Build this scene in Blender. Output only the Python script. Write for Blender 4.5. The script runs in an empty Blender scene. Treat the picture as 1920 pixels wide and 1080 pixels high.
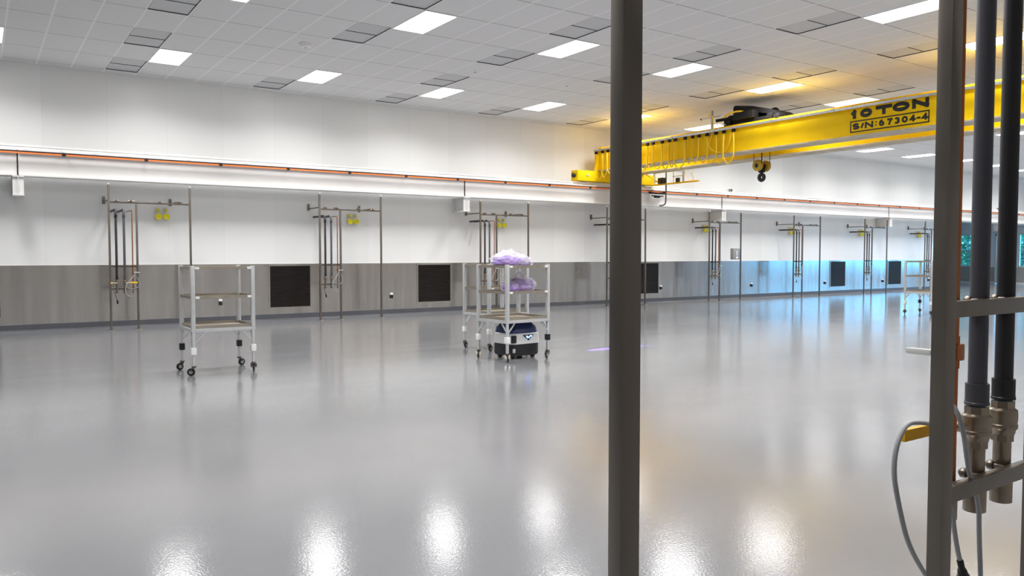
import bpy, bmesh, math, random
from mathutils import Vector, Matrix, noise
random.seed(7)
SC = bpy.context.scene
COL = SC.collection
PI = math.pi

# ------------------------------------------------------------------ camera
cam_d = bpy.data.cameras.new('camera')
cam = bpy.data.objects.new('camera', cam_d)
COL.objects.link(cam)
cam_d.sensor_width = 36.0
cam_d.lens = 36.0 * 1480.12 / 1920.0
cam_d.clip_start = 0.05
cam_d.clip_end = 300
cam.location = (0, 0, 1.5665)
cam.rotation_euler = (PI / 2 - 0.0418, 0, -0.5969)
SC.camera = cam

# ------------------------------------------------------------------ world and exposure
W = bpy.data.worlds.new('sky'); SC.world = W
W.use_nodes = True
bg = W.node_tree.nodes['Background']
bg.inputs[0].default_value = (0.085, 0.50, 1.0, 1)
bg.inputs[1].default_value = 7.8
SC.view_settings.view_transform = 'Standard'
SC.view_settings.look = 'None'
SC.view_settings.gamma = 1.0
SC.view_settings.use_curve_mapping = False
SC.view_settings.exposure = 0.40
LAMP = 7.0             # radiance of the ceiling light diffusers
LAMP_W = 56.0          # watts of each light's downward beam
LAMP_SPREAD = 146.0    # prismatic lens: little light leaves it sideways
SC.cycles.use_denoising = True
SC.cycles.max_bounces = 10
SC.cycles.diffuse_bounces = 6
SC.cycles.glossy_bounces = 5
SC.cycles.transparent_max_bounces = 12
SC.cycles.sample_clamp_indirect = 8.0
SC.cycles.blur_glossy = 0.5

# ------------------------------------------------------------------ sizes of the hall
XL, XR = -8.0, 46.43        # left wall, window wall
YN, YW = -1.6, 18.97        # wall behind the camera, long white wall
ZC = 5.457                  # ceiling
CX, CY, CU, CV = 0.515, 16.166, 0.61, 1.22   # ceiling grid origin and cell
XJ = 37.75                  # where the long wall ends and the bay begins
YB = 26.0                   # back of the bay

# ------------------------------------------------------------------ materials
def nodes(name):
    m = bpy.data.materials.new(name); m.use_nodes = True
    nt = m.node_tree
    return m, nt, nt.nodes['Principled BSDF']

def mat(name, col, rough=0.5, metal=0.0, var=0.0, vscale=6.0, bump=0.0, bscale=40.0, stretch=(1, 1, 1), spec=0.5, rvar=0.0):
    m, nt, p = nodes(name)
    p.inputs['Base Color'].default_value = (*col, 1)
    p.inputs['Roughness'].default_value = rough
    p.inputs['Metallic'].default_value = metal
    p.inputs['Specular IOR Level'].default_value = spec
    N, L = nt.nodes, nt.links
    if var or bump or rvar:
        tc = N.new('ShaderNodeTexCoord'); mp = N.new('ShaderNodeMapping')
        mp.inputs['Scale'].default_value = stretch
        L.new(tc.outputs['Object'], mp.inputs[0])
    if var or rvar:
        nz = N.new('ShaderNodeTexNoise'); nz.inputs['Scale'].default_value = vscale
        nz.inputs['Detail'].default_value = 5
        L.new(mp.outputs[0], nz.inputs['Vector'])
    if var:
        r = N.new('ShaderNodeMapRange')
        r.inputs['From Min'].default_value = 0.25; r.inputs['From Max'].default_value = 0.75
        r.inputs['To Min'].default_value = 1 - var; r.inputs['To Max'].default_value = 1 + var
        L.new(nz.outputs[0], r.inputs[0])
        mx = N.new('ShaderNodeMix'); mx.data_type = 'RGBA'; mx.blend_type = 'MULTIPLY'
        mx.inputs['Factor'].default_value = 1
        mx.inputs['A'].default_value = (*col, 1)
        L.new(r.outputs[0], mx.inputs['B'])
        L.new(mx.outputs['Result'], p.inputs['Base Color'])
    if rvar:
        r2 = N.new('ShaderNodeMapRange')
        r2.inputs['From Min'].default_value = 0.25; r2.inputs['From Max'].default_value = 0.75
        r2.inputs['To Min'].default_value = max(0.02, rough - rvar); r2.inputs['To Max'].default_value = rough + rvar
        L.new(nz.outputs[0], r2.inputs[0]); L.new(r2.outputs[0], p.inputs['Roughness'])
    if bump:
        nb = N.new('ShaderNodeTexNoise'); nb.inputs['Scale'].default_value = bscale
        nb.inputs['Detail'].default_value = 3
        L.new(mp.outputs[0], nb.inputs['Vector'])
        b = N.new('ShaderNodeBump'); b.inputs['Strength'].default_value = bump
        b.inputs['Distance'].default_value = 0.01
        L.new(nb.outputs[0], b.inputs['Height']); L.new(b.outputs[0], p.inputs['Normal'])
    return m

def m_floor():
    m, nt, p = nodes('epoxy floor')
    N, L = nt.nodes, nt.links
    tc = N.new('ShaderNodeTexCoord')
    n1 = N.new('ShaderNodeTexNoise'); n1.inputs['Scale'].default_value = 0.5; n1.inputs['Detail'].default_value = 4
    L.new(tc.outputs['Object'], n1.inputs['Vector'])
    cr = N.new('ShaderNodeValToRGB')
    cr.color_ramp.elements[0].position = 0.3; cr.color_ramp.elements[0].color = (0.215, 0.22, 0.232, 1)
    cr.color_ramp.elements[1].position = 0.7; cr.color_ramp.elements[1].color = (0.25, 0.255, 0.267, 1)
    L.new(n1.outputs[0], cr.inputs[0])
    n2 = N.new('ShaderNodeTexNoise'); n2.inputs['Scale'].default_value = 260; n2.inputs['Detail'].default_value = 2
    L.new(tc.outputs['Object'], n2.inputs['Vector'])
    mx = N.new('ShaderNodeMix'); mx.data_type = 'RGBA'; mx.blend_type = 'OVERLAY'; mx.inputs['Factor'].default_value = 0.25
    L.new(cr.outputs[0], mx.inputs['A']); L.new(n2.outputs[0], mx.inputs['B'])
    L.new(mx.outputs['Result'], p.inputs['Base Color'])
    n4 = N.new('ShaderNodeTexNoise'); n4.inputs['Scale'].default_value = 1.1; n4.inputs['Detail'].default_value = 3
    mp4 = N.new('ShaderNodeMapping'); mp4.inputs['Scale'].default_value = (0.3, 1.6, 1)
    L.new(tc.outputs['Object'], mp4.inputs[0]); L.new(mp4.outputs[0], n4.inputs['Vector'])
    r = N.new('ShaderNodeMapRange'); r.inputs['From Min'].default_value = .3; r.inputs['From Max'].default_value = .7
    r.inputs['To Min'].default_value = 0.09; r.inputs['To Max'].default_value = 0.135
    L.new(n4.outputs[0], r.inputs[0]); L.new(r.outputs[0], p.inputs['Roughness'])
    p.inputs['Specular IOR Level'].default_value = 1.0
    n3 = N.new('ShaderNodeTexNoise'); n3.inputs['Scale'].default_value = 70; n3.inputs['Detail'].default_value = 2
    L.new(tc.outputs['Object'], n3.inputs['Vector'])
    b = N.new('ShaderNodeBump'); b.inputs['Strength'].default_value = 0.09; b.inputs['Distance'].default_value = 0.006
    L.new(n3.outputs[0], b.inputs['Height']); L.new(b.outputs[0], p.inputs['Normal'])
    return m

def math_node(nt, op, a, b=None, c=None):
    n = nt.nodes.new('ShaderNodeMath'); n.operation = op
    for i, v in enumerate((a, b, c)):
        if v is None: continue
        if isinstance(v, (int, float)): n.inputs[i].default_value = v
        else: nt.links.new(v, n.inputs[i])
    return n.outputs[0]

def m_ceiling():
    m, nt, p = nodes('ceiling tiles')
    N, L = nt.nodes, nt.links
    tc = N.new('ShaderNodeTexCoord'); sp = N.new('ShaderNodeSeparateXYZ')
    L.new(tc.outputs['Object'], sp.inputs[0])
    fx = math_node(nt, 'FRACT', math_node(nt, 'DIVIDE', math_node(nt, 'SUBTRACT', sp.outputs[0], CX - 61 * CU), CU))
    fy = math_node(nt, 'FRACT', math_node(nt, 'DIVIDE', math_node(nt, 'SUBTRACT', sp.outputs[1], CY - 61 * CV), CV))
    # distance to the nearest grid line, metres
    dx = math_node(nt, 'MULTIPLY', math_node(nt, 'MINIMUM', fx, math_node(nt, 'SUBTRACT', 1.0, fx)), CU)
    dy = math_node(nt, 'MULTIPLY', math_node(nt, 'MINIMUM', fy, math_node(nt, 'SUBTRACT', 1.0, fy)), CV)
    bar = math_node(nt, 'LESS_THAN', dx, 0.016)
    seam = math_node(nt, 'LESS_THAN', dy, 0.011)
    n1 = N.new('ShaderNodeTexNoise'); n1.inputs['Scale'].default_value = 130; n1.inputs['Detail'].default_value = 3
    L.new(tc.outputs['Object'], n1.inputs['Vector'])
    cr = N.new('ShaderNodeValToRGB')
    cr.color_ramp.elements[0].position = .3; cr.color_ramp.elements[0].color = (.66, .665, .675, 1)
    cr.color_ramp.elements[1].position = .7; cr.color_ramp.elements[1].color = (.76, .765, .775, 1)
    L.new(n1.outputs[0], cr.inputs[0])
    m1 = N.new('ShaderNodeMix'); m1.data_type = 'RGBA'
    L.new(seam, m1.inputs['Factor']); L.new(cr.outputs[0], m1.inputs['A']); m1.inputs['B'].default_value = (.34, .34, .35, 1)
    m2 = N.new('ShaderNodeMix'); m2.data_type = 'RGBA'
    L.new(bar, m2.inputs['Factor']); L.new(m1.outputs['Result'], m2.inputs['A']); m2.inputs['B'].default_value = (.83, .83, .82, 1)
    L.new(m2.outputs['Result'], p.inputs['Base Color'])
    p.inputs['Roughness'].default_value = 0.6
    return m

def m_wall(name, col, rough):
    """white sheet panels, 1.2 m wide, each a trifle different, a hairline joint between"""
    m, nt, p = nodes(name)
    N, L = nt.nodes, nt.links
    tc = N.new('ShaderNodeTexCoord'); sp = N.new('ShaderNodeSeparateXYZ')
    L.new(tc.outputs['Object'], sp.inputs[0])
    q = math_node(nt, 'DIVIDE', math_node(nt, 'ADD', sp.outputs[0], 60.0), 1.2)
    cell = math_node(nt, 'FLOOR', q)
    wn = N.new('ShaderNodeTexWhiteNoise'); wn.noise_dimensions = '1D'
    L.new(cell, wn.inputs['W'])
    r = N.new('ShaderNodeMapRange'); r.inputs['To Min'].default_value = 0.965; r.inputs['To Max'].default_value = 1.02  # random panel tints stand in for uneven reflections off the sheets
    L.new(wn.outputs[0], r.inputs[0])
    f = math_node(nt, 'FRACT', q)
    seam = math_node(nt, 'LESS_THAN', f, 0.006)
    dark = math_node(nt, 'MULTIPLY', seam, -0.10)
    k = math_node(nt, 'ADD', r.outputs[0], dark)
    mx = N.new('ShaderNodeMix'); mx.data_type = 'RGBA'; mx.blend_type = 'MULTIPLY'; mx.inputs['Factor'].default_value = 1
    mx.inputs['A'].default_value = (*col, 1); L.new(k, mx.inputs['B'])
    L.new(mx.outputs['Result'], p.inputs['Base Color'])
    p.inputs['Roughness'].default_value = rough
    n3 = N.new('ShaderNodeTexNoise'); n3.inputs['Scale'].default_value = 1.2
    L.new(tc.outputs['Object'], n3.inputs['Vector'])
    b = N.new('ShaderNodeBump'); b.inputs['Strength'].default_value = 0.05; b.inputs['Distance'].default_value = 0.02
    L.new(n3.outputs[0], b.inputs['Height']); L.new(b.outputs[0], p.inputs['Normal'])
    return m

def m_emit(name, col, s):
    m = bpy.data.materials.new(name); m.use_nodes = True
    nt = m.node_tree; nt.nodes.clear()
    e = nt.nodes.new('ShaderNodeEmission'); o = nt.nodes.new('ShaderNodeOutputMaterial')
    e.inputs[0].default_value = (*col, 1); e.inputs[1].default_value = s
    nt.links.new(e.outputs[0], o.inputs[0])
    return m

def m_clear(name, col, alpha, rough):
    """clear sheet: part see-through, part glossy / milky"""
    m = bpy.data.materials.new(name); m.use_nodes = True
    nt = m.node_tree; nt.nodes.clear(); N, L = nt.nodes, nt.links
    t = N.new('ShaderNodeBsdfTransparent'); p = N.new('ShaderNodeBsdfPrincipled'); x = N.new('ShaderNodeMixShader')
    o = N.new('ShaderNodeOutputMaterial')
    p.inputs['Base Color'].default_value = (*col, 1); p.inputs['Roughness'].default_value = rough
    lw = N.new('ShaderNodeLayerWeight'); lw.inputs['Blend'].default_value = 0.35
    r = N.new('ShaderNodeMapRange'); r.inputs['To Min'].default_value = alpha; r.inputs['To Max'].default_value = min(1, alpha + 0.5)
    L.new(lw.outputs['Facing'], r.inputs[0]); L.new(r.outputs[0], x.inputs[0])
    L.new(t.outputs[0], x.inputs[1]); L.new(p.outputs[0], x.inputs[2]); L.new(x.outputs[0], o.inputs[0])
    return m

M = {}
M['floor'] = m_floor()
M['ceiling'] = m_ceiling()
M['wall'] = m_wall('white wall panels', (.84, .845, .84), 0.32)
M['plain'] = mat('plain wall paint', (.62, .62, .61), .5, var=.03)
M['nearwall'] = mat('grey wall sheet', (.30, .29, .28), .5, var=.04)
M['steelwall'] = mat('stainless sheet', (.68, .66, .63), .22, 1.0, var=.06, vscale=1.6, stretch=(5, 1, .3), rvar=.05)
M['cove'] = mat('grey cove base', (.085, .088, .102), .4, var=.06)
M['tan'] = mat('tan grey sheet', (.42, .39, .36), .45, var=.05)
M['white'] = mat('white enamel', (.74, .73, .72), .38, var=.015, vscale=3)
M['rail'] = mat('white painted rail', (.86, .86, .85), .35)
M['orange'] = mat('orange insulated bar', (.95, .22, .05), .4)
M['black'] = mat('black rubber', (.012, .012, .013), .45)
M['dark'] = mat('dark machine paint', (.010, .010, .012), .55, var=.2, spec=.2)
M['yellow'] = mat('crane yellow', (.93, .60, .003), .5, var=.03, vscale=2, spec=.15)
M['ochre'] = mat('ochre block paint', (.50, .33, .02), .45)
M['yellowcable'] = mat('yellow cable sheath', (.86, .56, .01), .4)
M['flange'] = mat('dusty flange edge', (.50, .43, .30), .5, var=.25, vscale=5)
M['zinc'] = mat('galvanised steel', (.55, .56, .57), .38, .9, var=.12, vscale=20)
M['stand'] = mat('dull stainless tube', (.225, .20, .175), .36, .95, var=.16, vscale=9, stretch=(1, 1, .25), rvar=.08, bump=.03, bscale=60)
M['copper'] = mat('copper pipe', (.42, .15, .06), .33, 1.0, var=.15)
M['pvcdark'] = mat('black plastic pipe', (.016, .014, .017), .42)
M['pvcgrey'] = mat('dark grey plastic pipe', (.062, .063, .078), .42, var=.05)
M['bronze'] = mat('nickel bronze fitting', (.36, .30, .235), .3, 1.0, var=.12, vscale=30)
M['handle'] = mat('yellow vinyl grip', (.90, .50, .01), .42)
M['lever'] = mat('white steel lever', (.62, .63, .62), .4)
M['cable'] = mat('grey cable jacket', (.40, .41, .43), .45)
M['recyellow'] = mat('yellow receptacle cover', (.70, .62, .01), .4)
M['recwhite'] = mat('clear grey plastic', (.62, .64, .62), .4)
M['alu'] = mat('brushed aluminium', (.70, .715, .73), .36, .55, var=.05, vscale=12)
M['tray'] = mat('tray steel', (.42, .38, .32), .42, .75, var=.12, vscale=6)
M['trayfloor'] = mat('tray floor', (.46, .41, .32), .5, .2, var=.12, vscale=5)
M['patchwhite'] = mat('white plastic block', (.86, .87, .86), .45)
M['louvre'] = mat('dark louvre steel', (.05, .044, .042), .35, .85, var=.15, vscale=4, stretch=(.5, 1, 20))
M['grilleframe'] = mat('polished frame steel', (.66, .63, .58), .25, 1.0, var=.1)
M['vent'] = mat('perforated grey panel', (.56, .57, .585), .55, var=.12, vscale=120)
M['ventedge'] = mat('dark panel reveal', (.05, .05, .055), .6)
M['diffuser'] = m_emit('lit acrylic diffuser', (1.0, .985, .97), LAMP)
M['lightframe'] = mat('white light trim', (.85, .85, .85), .4)
M['detector'] = mat('white detector plastic', (.82, .82, .82), .4)
M['blue'] = mat('navy blue shell', (.010, .030, .13), .3)
M['robotwhite'] = mat('white robot band', (.84, .85, .86), .3)
M['robotblack'] = mat('black robot base', (.014, .014, .018), .35)
M['ledblue'] = m_emit('lit blue panel', (.15, .25, 1.0), 4.0)
M['ledwhite'] = m_emit('lit pale panel', (.7, 1.0, .8), 2.2)
M['purple'] = mat('purple gloves', (.30, .16, .58), .5, var=.35, vscale=14)
M['film'] = m_clear('clear plastic film', (.95, .95, .97), .13, .12)
M['glass'] = m_clear('window glass', (.8, .85, .88), .05, .03)
M['paleblue'] = mat('pale blue panel', (.30, .66, .86), .4)
M['leaf'] = mat('leaves', (.028, .12, .04), .5, var=.5, vscale=2)
M['bark'] = mat('bark', (.10, .07, .045), .8)
M['grass'] = mat('lawn', (.06, .17, .05), .8, var=.3)
M['grey'] = mat('grey enamel box', (.30, .31, .31), .45)
M['ink'] = mat('black lettering', (.008, .008, .008), .45)
M['footplate'] = mat('floor plate', (.40, .33, .27), .4, .9)

# ------------------------------------------------------------------ mesh helpers
def axes(d):
    d = Vector(d).normalized()
    a = Vector((0, 0, 1)) if abs(d.z) < 0.9 else Vector((1, 0, 0))
    u = d.cross(a).normalized(); v = d.cross(u).normalized()
    return d, u, v

class B:
    """collects shapes into ONE mesh"""
    def __init__(s): s.v = []; s.f = []
    def add(s, vs, fs):
        o = len(s.v); s.v += [tuple(p) for p in vs]; s.f += [tuple(i + o for i in f) for f in fs]; return s
    def box(s, x0, x1, y0, y1, z0, z1, bev=0.0, mtx=None):
        if bev <= 0:
            vs = [Vector((x, y, z)) for z in (z0, z1) for y in (y0, y1) for x in (x0, x1)]
            fs = [(0, 2, 3, 1), (4, 5, 7, 6), (0, 1, 5, 4), (2, 6, 7, 3), (0, 4, 6, 2), (1, 3, 7, 5)]
        else:
            bm = bmesh.new(); bmesh.ops.create_cube(bm, size=1)
            for q in bm.verts:
                q.co = Vector(((x0 + x1) / 2 + q.co.x * (x1 - x0), (y0 + y1) / 2 + q.co.y * (y1 - y0), (z0 + z1) / 2 + q.co.z * (z1 - z0)))
            bmesh.ops.bevel(bm, geom=list(bm.edges), offset=bev, segments=2, affect='EDGES', profile=.6)
            bm.verts.index_update()
            vs = [q.co.copy() for q in bm.verts]; fs = [[q.index for q in f.verts] for f in bm.faces]; bm.free()
        if mtx: vs = [mtx @ q for q in vs]
        return s.add(vs, fs)
    def cyl(s, p, q, r, r2=None, n=16, cap=True):
        p, q = Vector(p), Vector(q); r2 = r if r2 is None else r2
        d, u, v = axes(q - p)
        vs = []
        for c, rr in ((p, r), (q, r2)):
            for i in range(n):
                a = 2 * PI * i / n
                vs.append(c + u * (rr * math.cos(a)) + v * (rr * math.sin(a)))
        fs = [(i, (i + 1) % n, n + (i + 1) % n, n + i) for i in range(n)]
        if cap: fs += [tuple(range(n - 1, -1, -1)), tuple(range(n, 2 * n))]
        return s.add(vs, fs)
    def lathe(s, p, d, prof, n=20):
        """prof: (radius, distance along d) pairs"""
        p = Vector(p); d, u, v = axes(d); vs = []; fs = []
        for r, h in prof:
            for i in range(n):
                a = 2 * PI * i / n
                vs.append(p + d * h + u * (r * math.cos(a)) + v * (r * math.sin(a)))
        for k in range(len(prof) - 1):
            for i in range(n):
                fs.append((k * n + i, k * n + (i + 1) % n, (k + 1) * n + (i + 1) % n, (k + 1) * n + i))
        fs.append(tuple(range(n - 1, -1, -1))); m = (len(prof) - 1) * n; fs.append(tuple(range(m, m + n)))
        return s.add(vs, fs)
    def tube(s, pts, r, n=8, smooth=0, flat=None):
        pts = [Vector(p) for p in pts]
        for _ in range(smooth):
            q = [pts[0]]
            for a, b in zip(pts, pts[1:]): q += [a * .75 + b * .25, a * .25 + b * .75]
            q.append(pts[-1]); pts = q
        d, u, v = axes(pts[1] - pts[0]); vs = []; fs = []
        for k, p in enumerate(pts):
            t = (pts[min(k + 1, len(pts) - 1)] - pts[max(k - 1, 0)])
            if t.length < 1e-9: t = d
            t.normalize()
            u = (u - t * u.dot(t)); u = u.normalized() if u.length > 1e-6 else axes(t)[1]
            v = t.cross(u)
            for i in range(n):
                a = 2 * PI * i / n
                e = u * (r * math.cos(a)) + v * (r * math.sin(a))
                if flat: e = Vector((e.x * flat[0], e.y * flat[1], e.z * flat[2]))
                vs.append(p + e)
        m = len(pts)
        for k in range(m - 1):
            for i in range(n):
                fs.append((k * n + i, k * n + (i + 1) % n, (k + 1) * n + (i + 1) % n, (k + 1) * n + i))
        fs.append(tuple(range(n - 1, -1, -1))); fs.append(tuple(range((m - 1) * n, m * n)))
        return s.add(vs, fs)
    def sq(s, p, q, w, w2=None, bev=.003, up=(0, 0, 1)):
        """square bar from p to q, w wide, w2 deep"""
        p, q = Vector(p), Vector(q); d = (q - p); L = d.length; d.normalize()
        a = Vector(up) if abs(d.dot(Vector(up))) < .9 else Vector((1, 0, 0))
        u = a.cross(d).normalized(); v = d.cross(u)
        w2 = w if w2 is None else w2
        mtx = Matrix((u, v, d)).transposed().to_4x4(); mtx.translation = p
        return s.box(-w / 2, w / 2, -w2 / 2, w2 / 2, 0, L, bev, mtx)
    def prism(s, poly, axis, a, b):
        """poly in the plane across axis ('x': (y,z), 'y': (x,z), 'z': (x,y)) from a to b"""
        mk = {'x': lambda t, p: (t, p[0], p[1]), 'y': lambda t, p: (p[0], t, p[1]), 'z': lambda t, p: (p[0], p[1], t)}[axis]
        n = len(poly)
        vs = [mk(a, p) for p in poly] + [mk(b, p) for p in poly]
        fs = [tuple(range(n - 1, -1, -1)), tuple(range(n, 2 * n))] + [(i, (i + 1) % n, n + (i + 1) % n, n + i) for i in range(n)]
        return s.add(vs, fs)
    def quad(s, a, b, c, d): return s.add([a, b, c, d], [(0, 1, 2, 3)])
    def obj(s, name, m, parent=None, smooth=True, loc=None, rotz=0, angle=35):
        me = bpy.data.meshes.new(name); me.from_pydata([tuple(p) for p in s.v], [], s.f)
        bm = bmesh.new(); bm.from_mesh(me); bmesh.ops.recalc_face_normals(bm, faces=bm.faces); bm.to_mesh(me); bm.free()
        me.materials.append(M[m])
        if smooth:
            me.polygons.foreach_set('use_smooth', [True] * len(me.polygons))
            me.set_sharp_from_angle(angle=math.radians(angle))
        o = bpy.data.objects.new(name, me); COL.objects.link(o)
        if parent: o.parent = parent
        if loc: o.location = loc
        o.rotation_euler.z = rotz
        return o

def tag(o, label=None, cat=None, group=None, kind=None):
    if label: o['label'] = label
    if cat: o['category'] = cat
    if group: o['group'] = group
    if kind: o['kind'] = kind
    return o
def empty(name, loc=(0, 0, 0), rotz=0):
    o = bpy.data.objects.new(name, None); COL.objects.link(o)
    o.location = loc; o.rotation_euler.z = rotz; o.empty_display_size = .1
    return o
def thing(name, label, cat, loc=(0, 0, 0), rotz=0, group=None):
    return tag(empty(name, loc, rotz), label, cat, group)
def dup(root, loc, rotz=None, label=None, group=None):
    r = root.copy(); COL.objects.link(r); r.location = loc
    if rotz is not None: r.rotation_euler.z = rotz
    if label: r['label'] = label
    if group: r['group'] = group
    for ch in list(root.children):
        c = ch.copy(); COL.objects.link(c); c.parent = r
        for g in list(ch.children):
            d = g.copy(); COL.objects.link(d); d.parent = c
    return r
def struct(name, bm, m, label, cat, parent=None, smooth=False):
    o = bm.obj(name, m, parent, smooth)
    if not parent: tag(o, label, cat, kind='structure')
    return o
ORD = ['first', 'second', 'third', 'fourth', 'fifth', 'sixth', 'seventh', 'eighth', 'ninth', 'tenth', 'eleventh', 'twelfth',
       'thirteenth', 'fourteenth', 'fifteenth', 'sixteenth', 'seventeenth', 'eighteenth', 'nineteenth', 'twentieth']

# ------------------------------------------------------------------ the hall
struct('floor', B().box(XL - .2, XR + .2, YN - .2, YB + .2, -.15, 0), 'floor', 'glossy grey epoxy floor of the hall', 'floor')
struct('wall_back', B().box(XL - .2, XJ, YW, YW + .2, 0, ZC + .2).box(XJ, XR + .2, YW, YW + .2, 3.12, ZC + .2), 'wall',
       'long white panelled wall with a steel lower part', 'wall')
struct('trim_1', B().box(XL, XJ, YW - .015, YW, .14, 1.352), 'steelwall', 'brushed stainless steel wainscot along the long white wall', 'wainscot')
cove = B().prism([(YW - .015, .145), (YW - .03, .14), (YW - .035, .03), (YW - .07, 0), (YW, 0), (YW, .145)], 'x', XL, XJ)
struct('baseboard_back', cove, 'cove', 'dark grey coved base at the foot of the long wall', 'baseboard')
struct('wall_left', B().box(XL - .2, XL, YN, YW, 0, ZC + .2), 'plain', 'plain side wall beyond the left edge', 'wall')
struct('wall_front', B().box(XL - .2, XR + .2, YN - .2, YN, 0, ZC + .2), 'nearwall', 'grey wall behind the viewer', 'wall')
struct('wall_bay', B().box(XJ - .15, XJ, YW + .2, YB, 0, 3.3).box(XJ, XR + .2, YB, YB + .2, 0, 3.3), 'plain', 'side and back wall of the bay past the long wall', 'wall')
struct('ceiling_bay', B().box(XJ - .15, XR + .2, YW + .2, YB + .2, 3.3, 3.45), 'plain', 'low ceiling of the bay past the long wall', 'ceiling')

# ceiling: one quad per tile, the perforated panels' cells left open, a deck above
VENTS = {3: (1, -1, -3), 8: (1, -3, -5), 13: (1, -1, -3, -5), 18: (1, -3, -5, -7), 23: (1, -1, -3, -5, -7), 28: (-3, -5)}
ce = B()
kmin, kmax, jmin, jmax = -14, 76, -15, 2
for k in range(kmin, kmax):
    x0, x1 = CX + k * CU, CX + (k + 1) * CU
    x0, x1 = max(x0, XL), min(x1, XR)
    for j in range(jmin, jmax + 1):
        if j in VENTS.get(k, ()): continue
        y0, y1 = max(CY + j * CV, YN), min(CY + (j + 1) * CV, YW)
        if x1 > x0 and y1 > y0:
            ce.quad((x0, y0, ZC), (x0, y1, ZC), (x1, y1, ZC), (x1, y0, ZC))
ce.box(XL - .2, XR + .2, YN - .2, YW + .2, ZC + .12, ZC + .25)
struct('ceiling', ce, 'ceiling', 'grey suspended tile ceiling with pale grid bars', 'ceiling')

# window wall at the far right end
WINS = [(21.75, 24.4), (17.2, 19.83), (13.4, 16.2), (9.4, 12.2), (5.4, 8.2), (1.2, 4.2)]
DOORY = (20.05, 21.02)
WZ0, WZ1 = .93, 2.715
ew = B()
ew.box(XR, XR + .2, YN, YB, WZ1, ZC + .2)
edges = sorted([(a, b, WZ0) for a, b in WINS] + [(DOORY[0], DOORY[1], .02)])
y = YN
for a, b, z0 in edges:
    ew.box(XR, XR + .2, y, a, 0, WZ1); y = b
    if z0 > .1: ew.box(XR, XR + .2, a, b, 0, z0)
ew.box(XR, XR + .2, y, YB, 0, WZ1)
struct('wall_right', ew, 'wall', 'white end wall with windows at the far right', 'wall')
lo = B(); y = YN
for a, b, z0 in edges:
    lo.box(XR - .015, XR, y, a, .1, WZ0 - .03)
    if z0 > .1: lo.box(XR - .015, XR, a, b, .1, WZ0 - .03)
    y = b
lo.box(XR - .015, XR, y, YB, .1, WZ0 - .03)
struct('trim_2', lo, 'tan', 'tan grey lower panel under the end wall windows', 'wainscot')
ORDER_W = ['leftmost end wall window, trees behind it', 'end wall window right of the blue door, cut by the frame edge']
for i, (a, b) in enumerate(WINS):
    w = empty('window_%d' % (i + 1), (XR, (a + b) / 2, WZ0)); h = (b - a) / 2; H = WZ1 - WZ0
    tag(w, ORDER_W[i] if i < 2 else '%s window of the end wall counted from the blue door, outside the frame' % ORD[i - 1], 'window', kind='structure')
    fr = B().box(-.02, .1, -h, -h + .05, 0, H).box(-.02, .1, h - .05, h, 0, H).box(-.02, .1, -h, h, 0, .04).box(-.02, .1, -h, h, H - .05, H)
    fr.obj('window_frame', 'white', w, False)
    B().box(.0, .07, -h, h, H * .5 - .02, H * .5 + .025).obj('mullion', 'white', w, False)
    B().box(.045, .05, -h + .05, h - .05, .04, H - .05).obj('pane', 'glass', w, False)
d = tag(empty('door_1', (XR, sum(DOORY) / 2, .02)), 'pale blue glazed door in the end wall', 'door', kind='structure')
hw = (DOORY[1] - DOORY[0]) / 2
B().box(-.03, .1, -hw, -hw + .06, 0, 2.69).box(-.03, .1, hw - .06, hw, 0, 2.69).box(-.03, .1, -hw, hw, 2.6, 2.69).obj('door_frame', 'white', d, False)
B().box(.02, .06, -hw + .06, hw - .06, 0, 1.2).obj('door_leaf', 'paleblue', d, False)
B().box(.02, .06, -hw + .06, hw - .06, 1.2, 1.28).box(.02, .06, -hw + .06, -hw + .1, 1.28, 2.6).box(.02, .06, hw - .1, hw - .06, 1.28, 2.6).obj('glazing_bar', 'white', d, False)
B().box(.038, .043, -hw + .1, hw - .1, 1.28, 2.6).obj('pane', 'glass', d, False)

# outside: lawn and trees behind the two windows the photo shows
tag(B().box(XR + .25, XR + 40, -10, 50, -.3, -.1).obj('lawn', 'grass', None, False), 'green lawn outside the end wall windows', 'lawn', kind='structure')
def tree(x, y, h, r, label):
    t = thing('tree', label, 'tree', (x, y, -.1), 0, 'trees outside the windows')
    B().tube([(0, 0, 0), (.05, .03, h * .3), (0, .05, h * .6)], .12, 8).obj('trunk', 'bark', t)
    rnd = random.Random(int(x * 10 + y)); b = B()
    for _ in range(1500):
        a, c, rr = rnd.uniform(0, 2 * PI), rnd.uniform(-1, 1), rnd.uniform(.55, 1)
        s_ = math.sqrt(1 - c * c)
        p = Vector((math.cos(a) * s_ * r * rr, math.sin(a) * s_ * r * rr, h * .55 + c * h * .5 * rr))
        u = Vector((rnd.uniform(-1, 1), rnd.uniform(-1, 1), rnd.uniform(-1, 1))).normalized()
        v = u.cross(Vector((rnd.uniform(-1, 1), rnd.uniform(-1, 1), rnd.uniform(-1, 1)))).normalized()
        L_ = rnd.uniform(.08, .17)
        b.quad(p - u * L_, p + v * L_ * .5, p + u * L_, p - v * L_ * .5)
    b.obj('foliage', 'leaf', t, False)
tree(50.2, 24.2, 3.3, 1.5, 'bushy green tree outside the leftmost end wall window')
tree(52.6, 26.6, 3.9, 1.7, 'taller green tree further out behind the leftmost end wall window')
tree(50.6, 20.5, 3.2, 1.35, 'round green tree outside the window right of the blue door')
tree(54.0, 21.9, 3.7, 1.5, 'leafy green tree far out behind the window right of the blue door')

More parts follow.
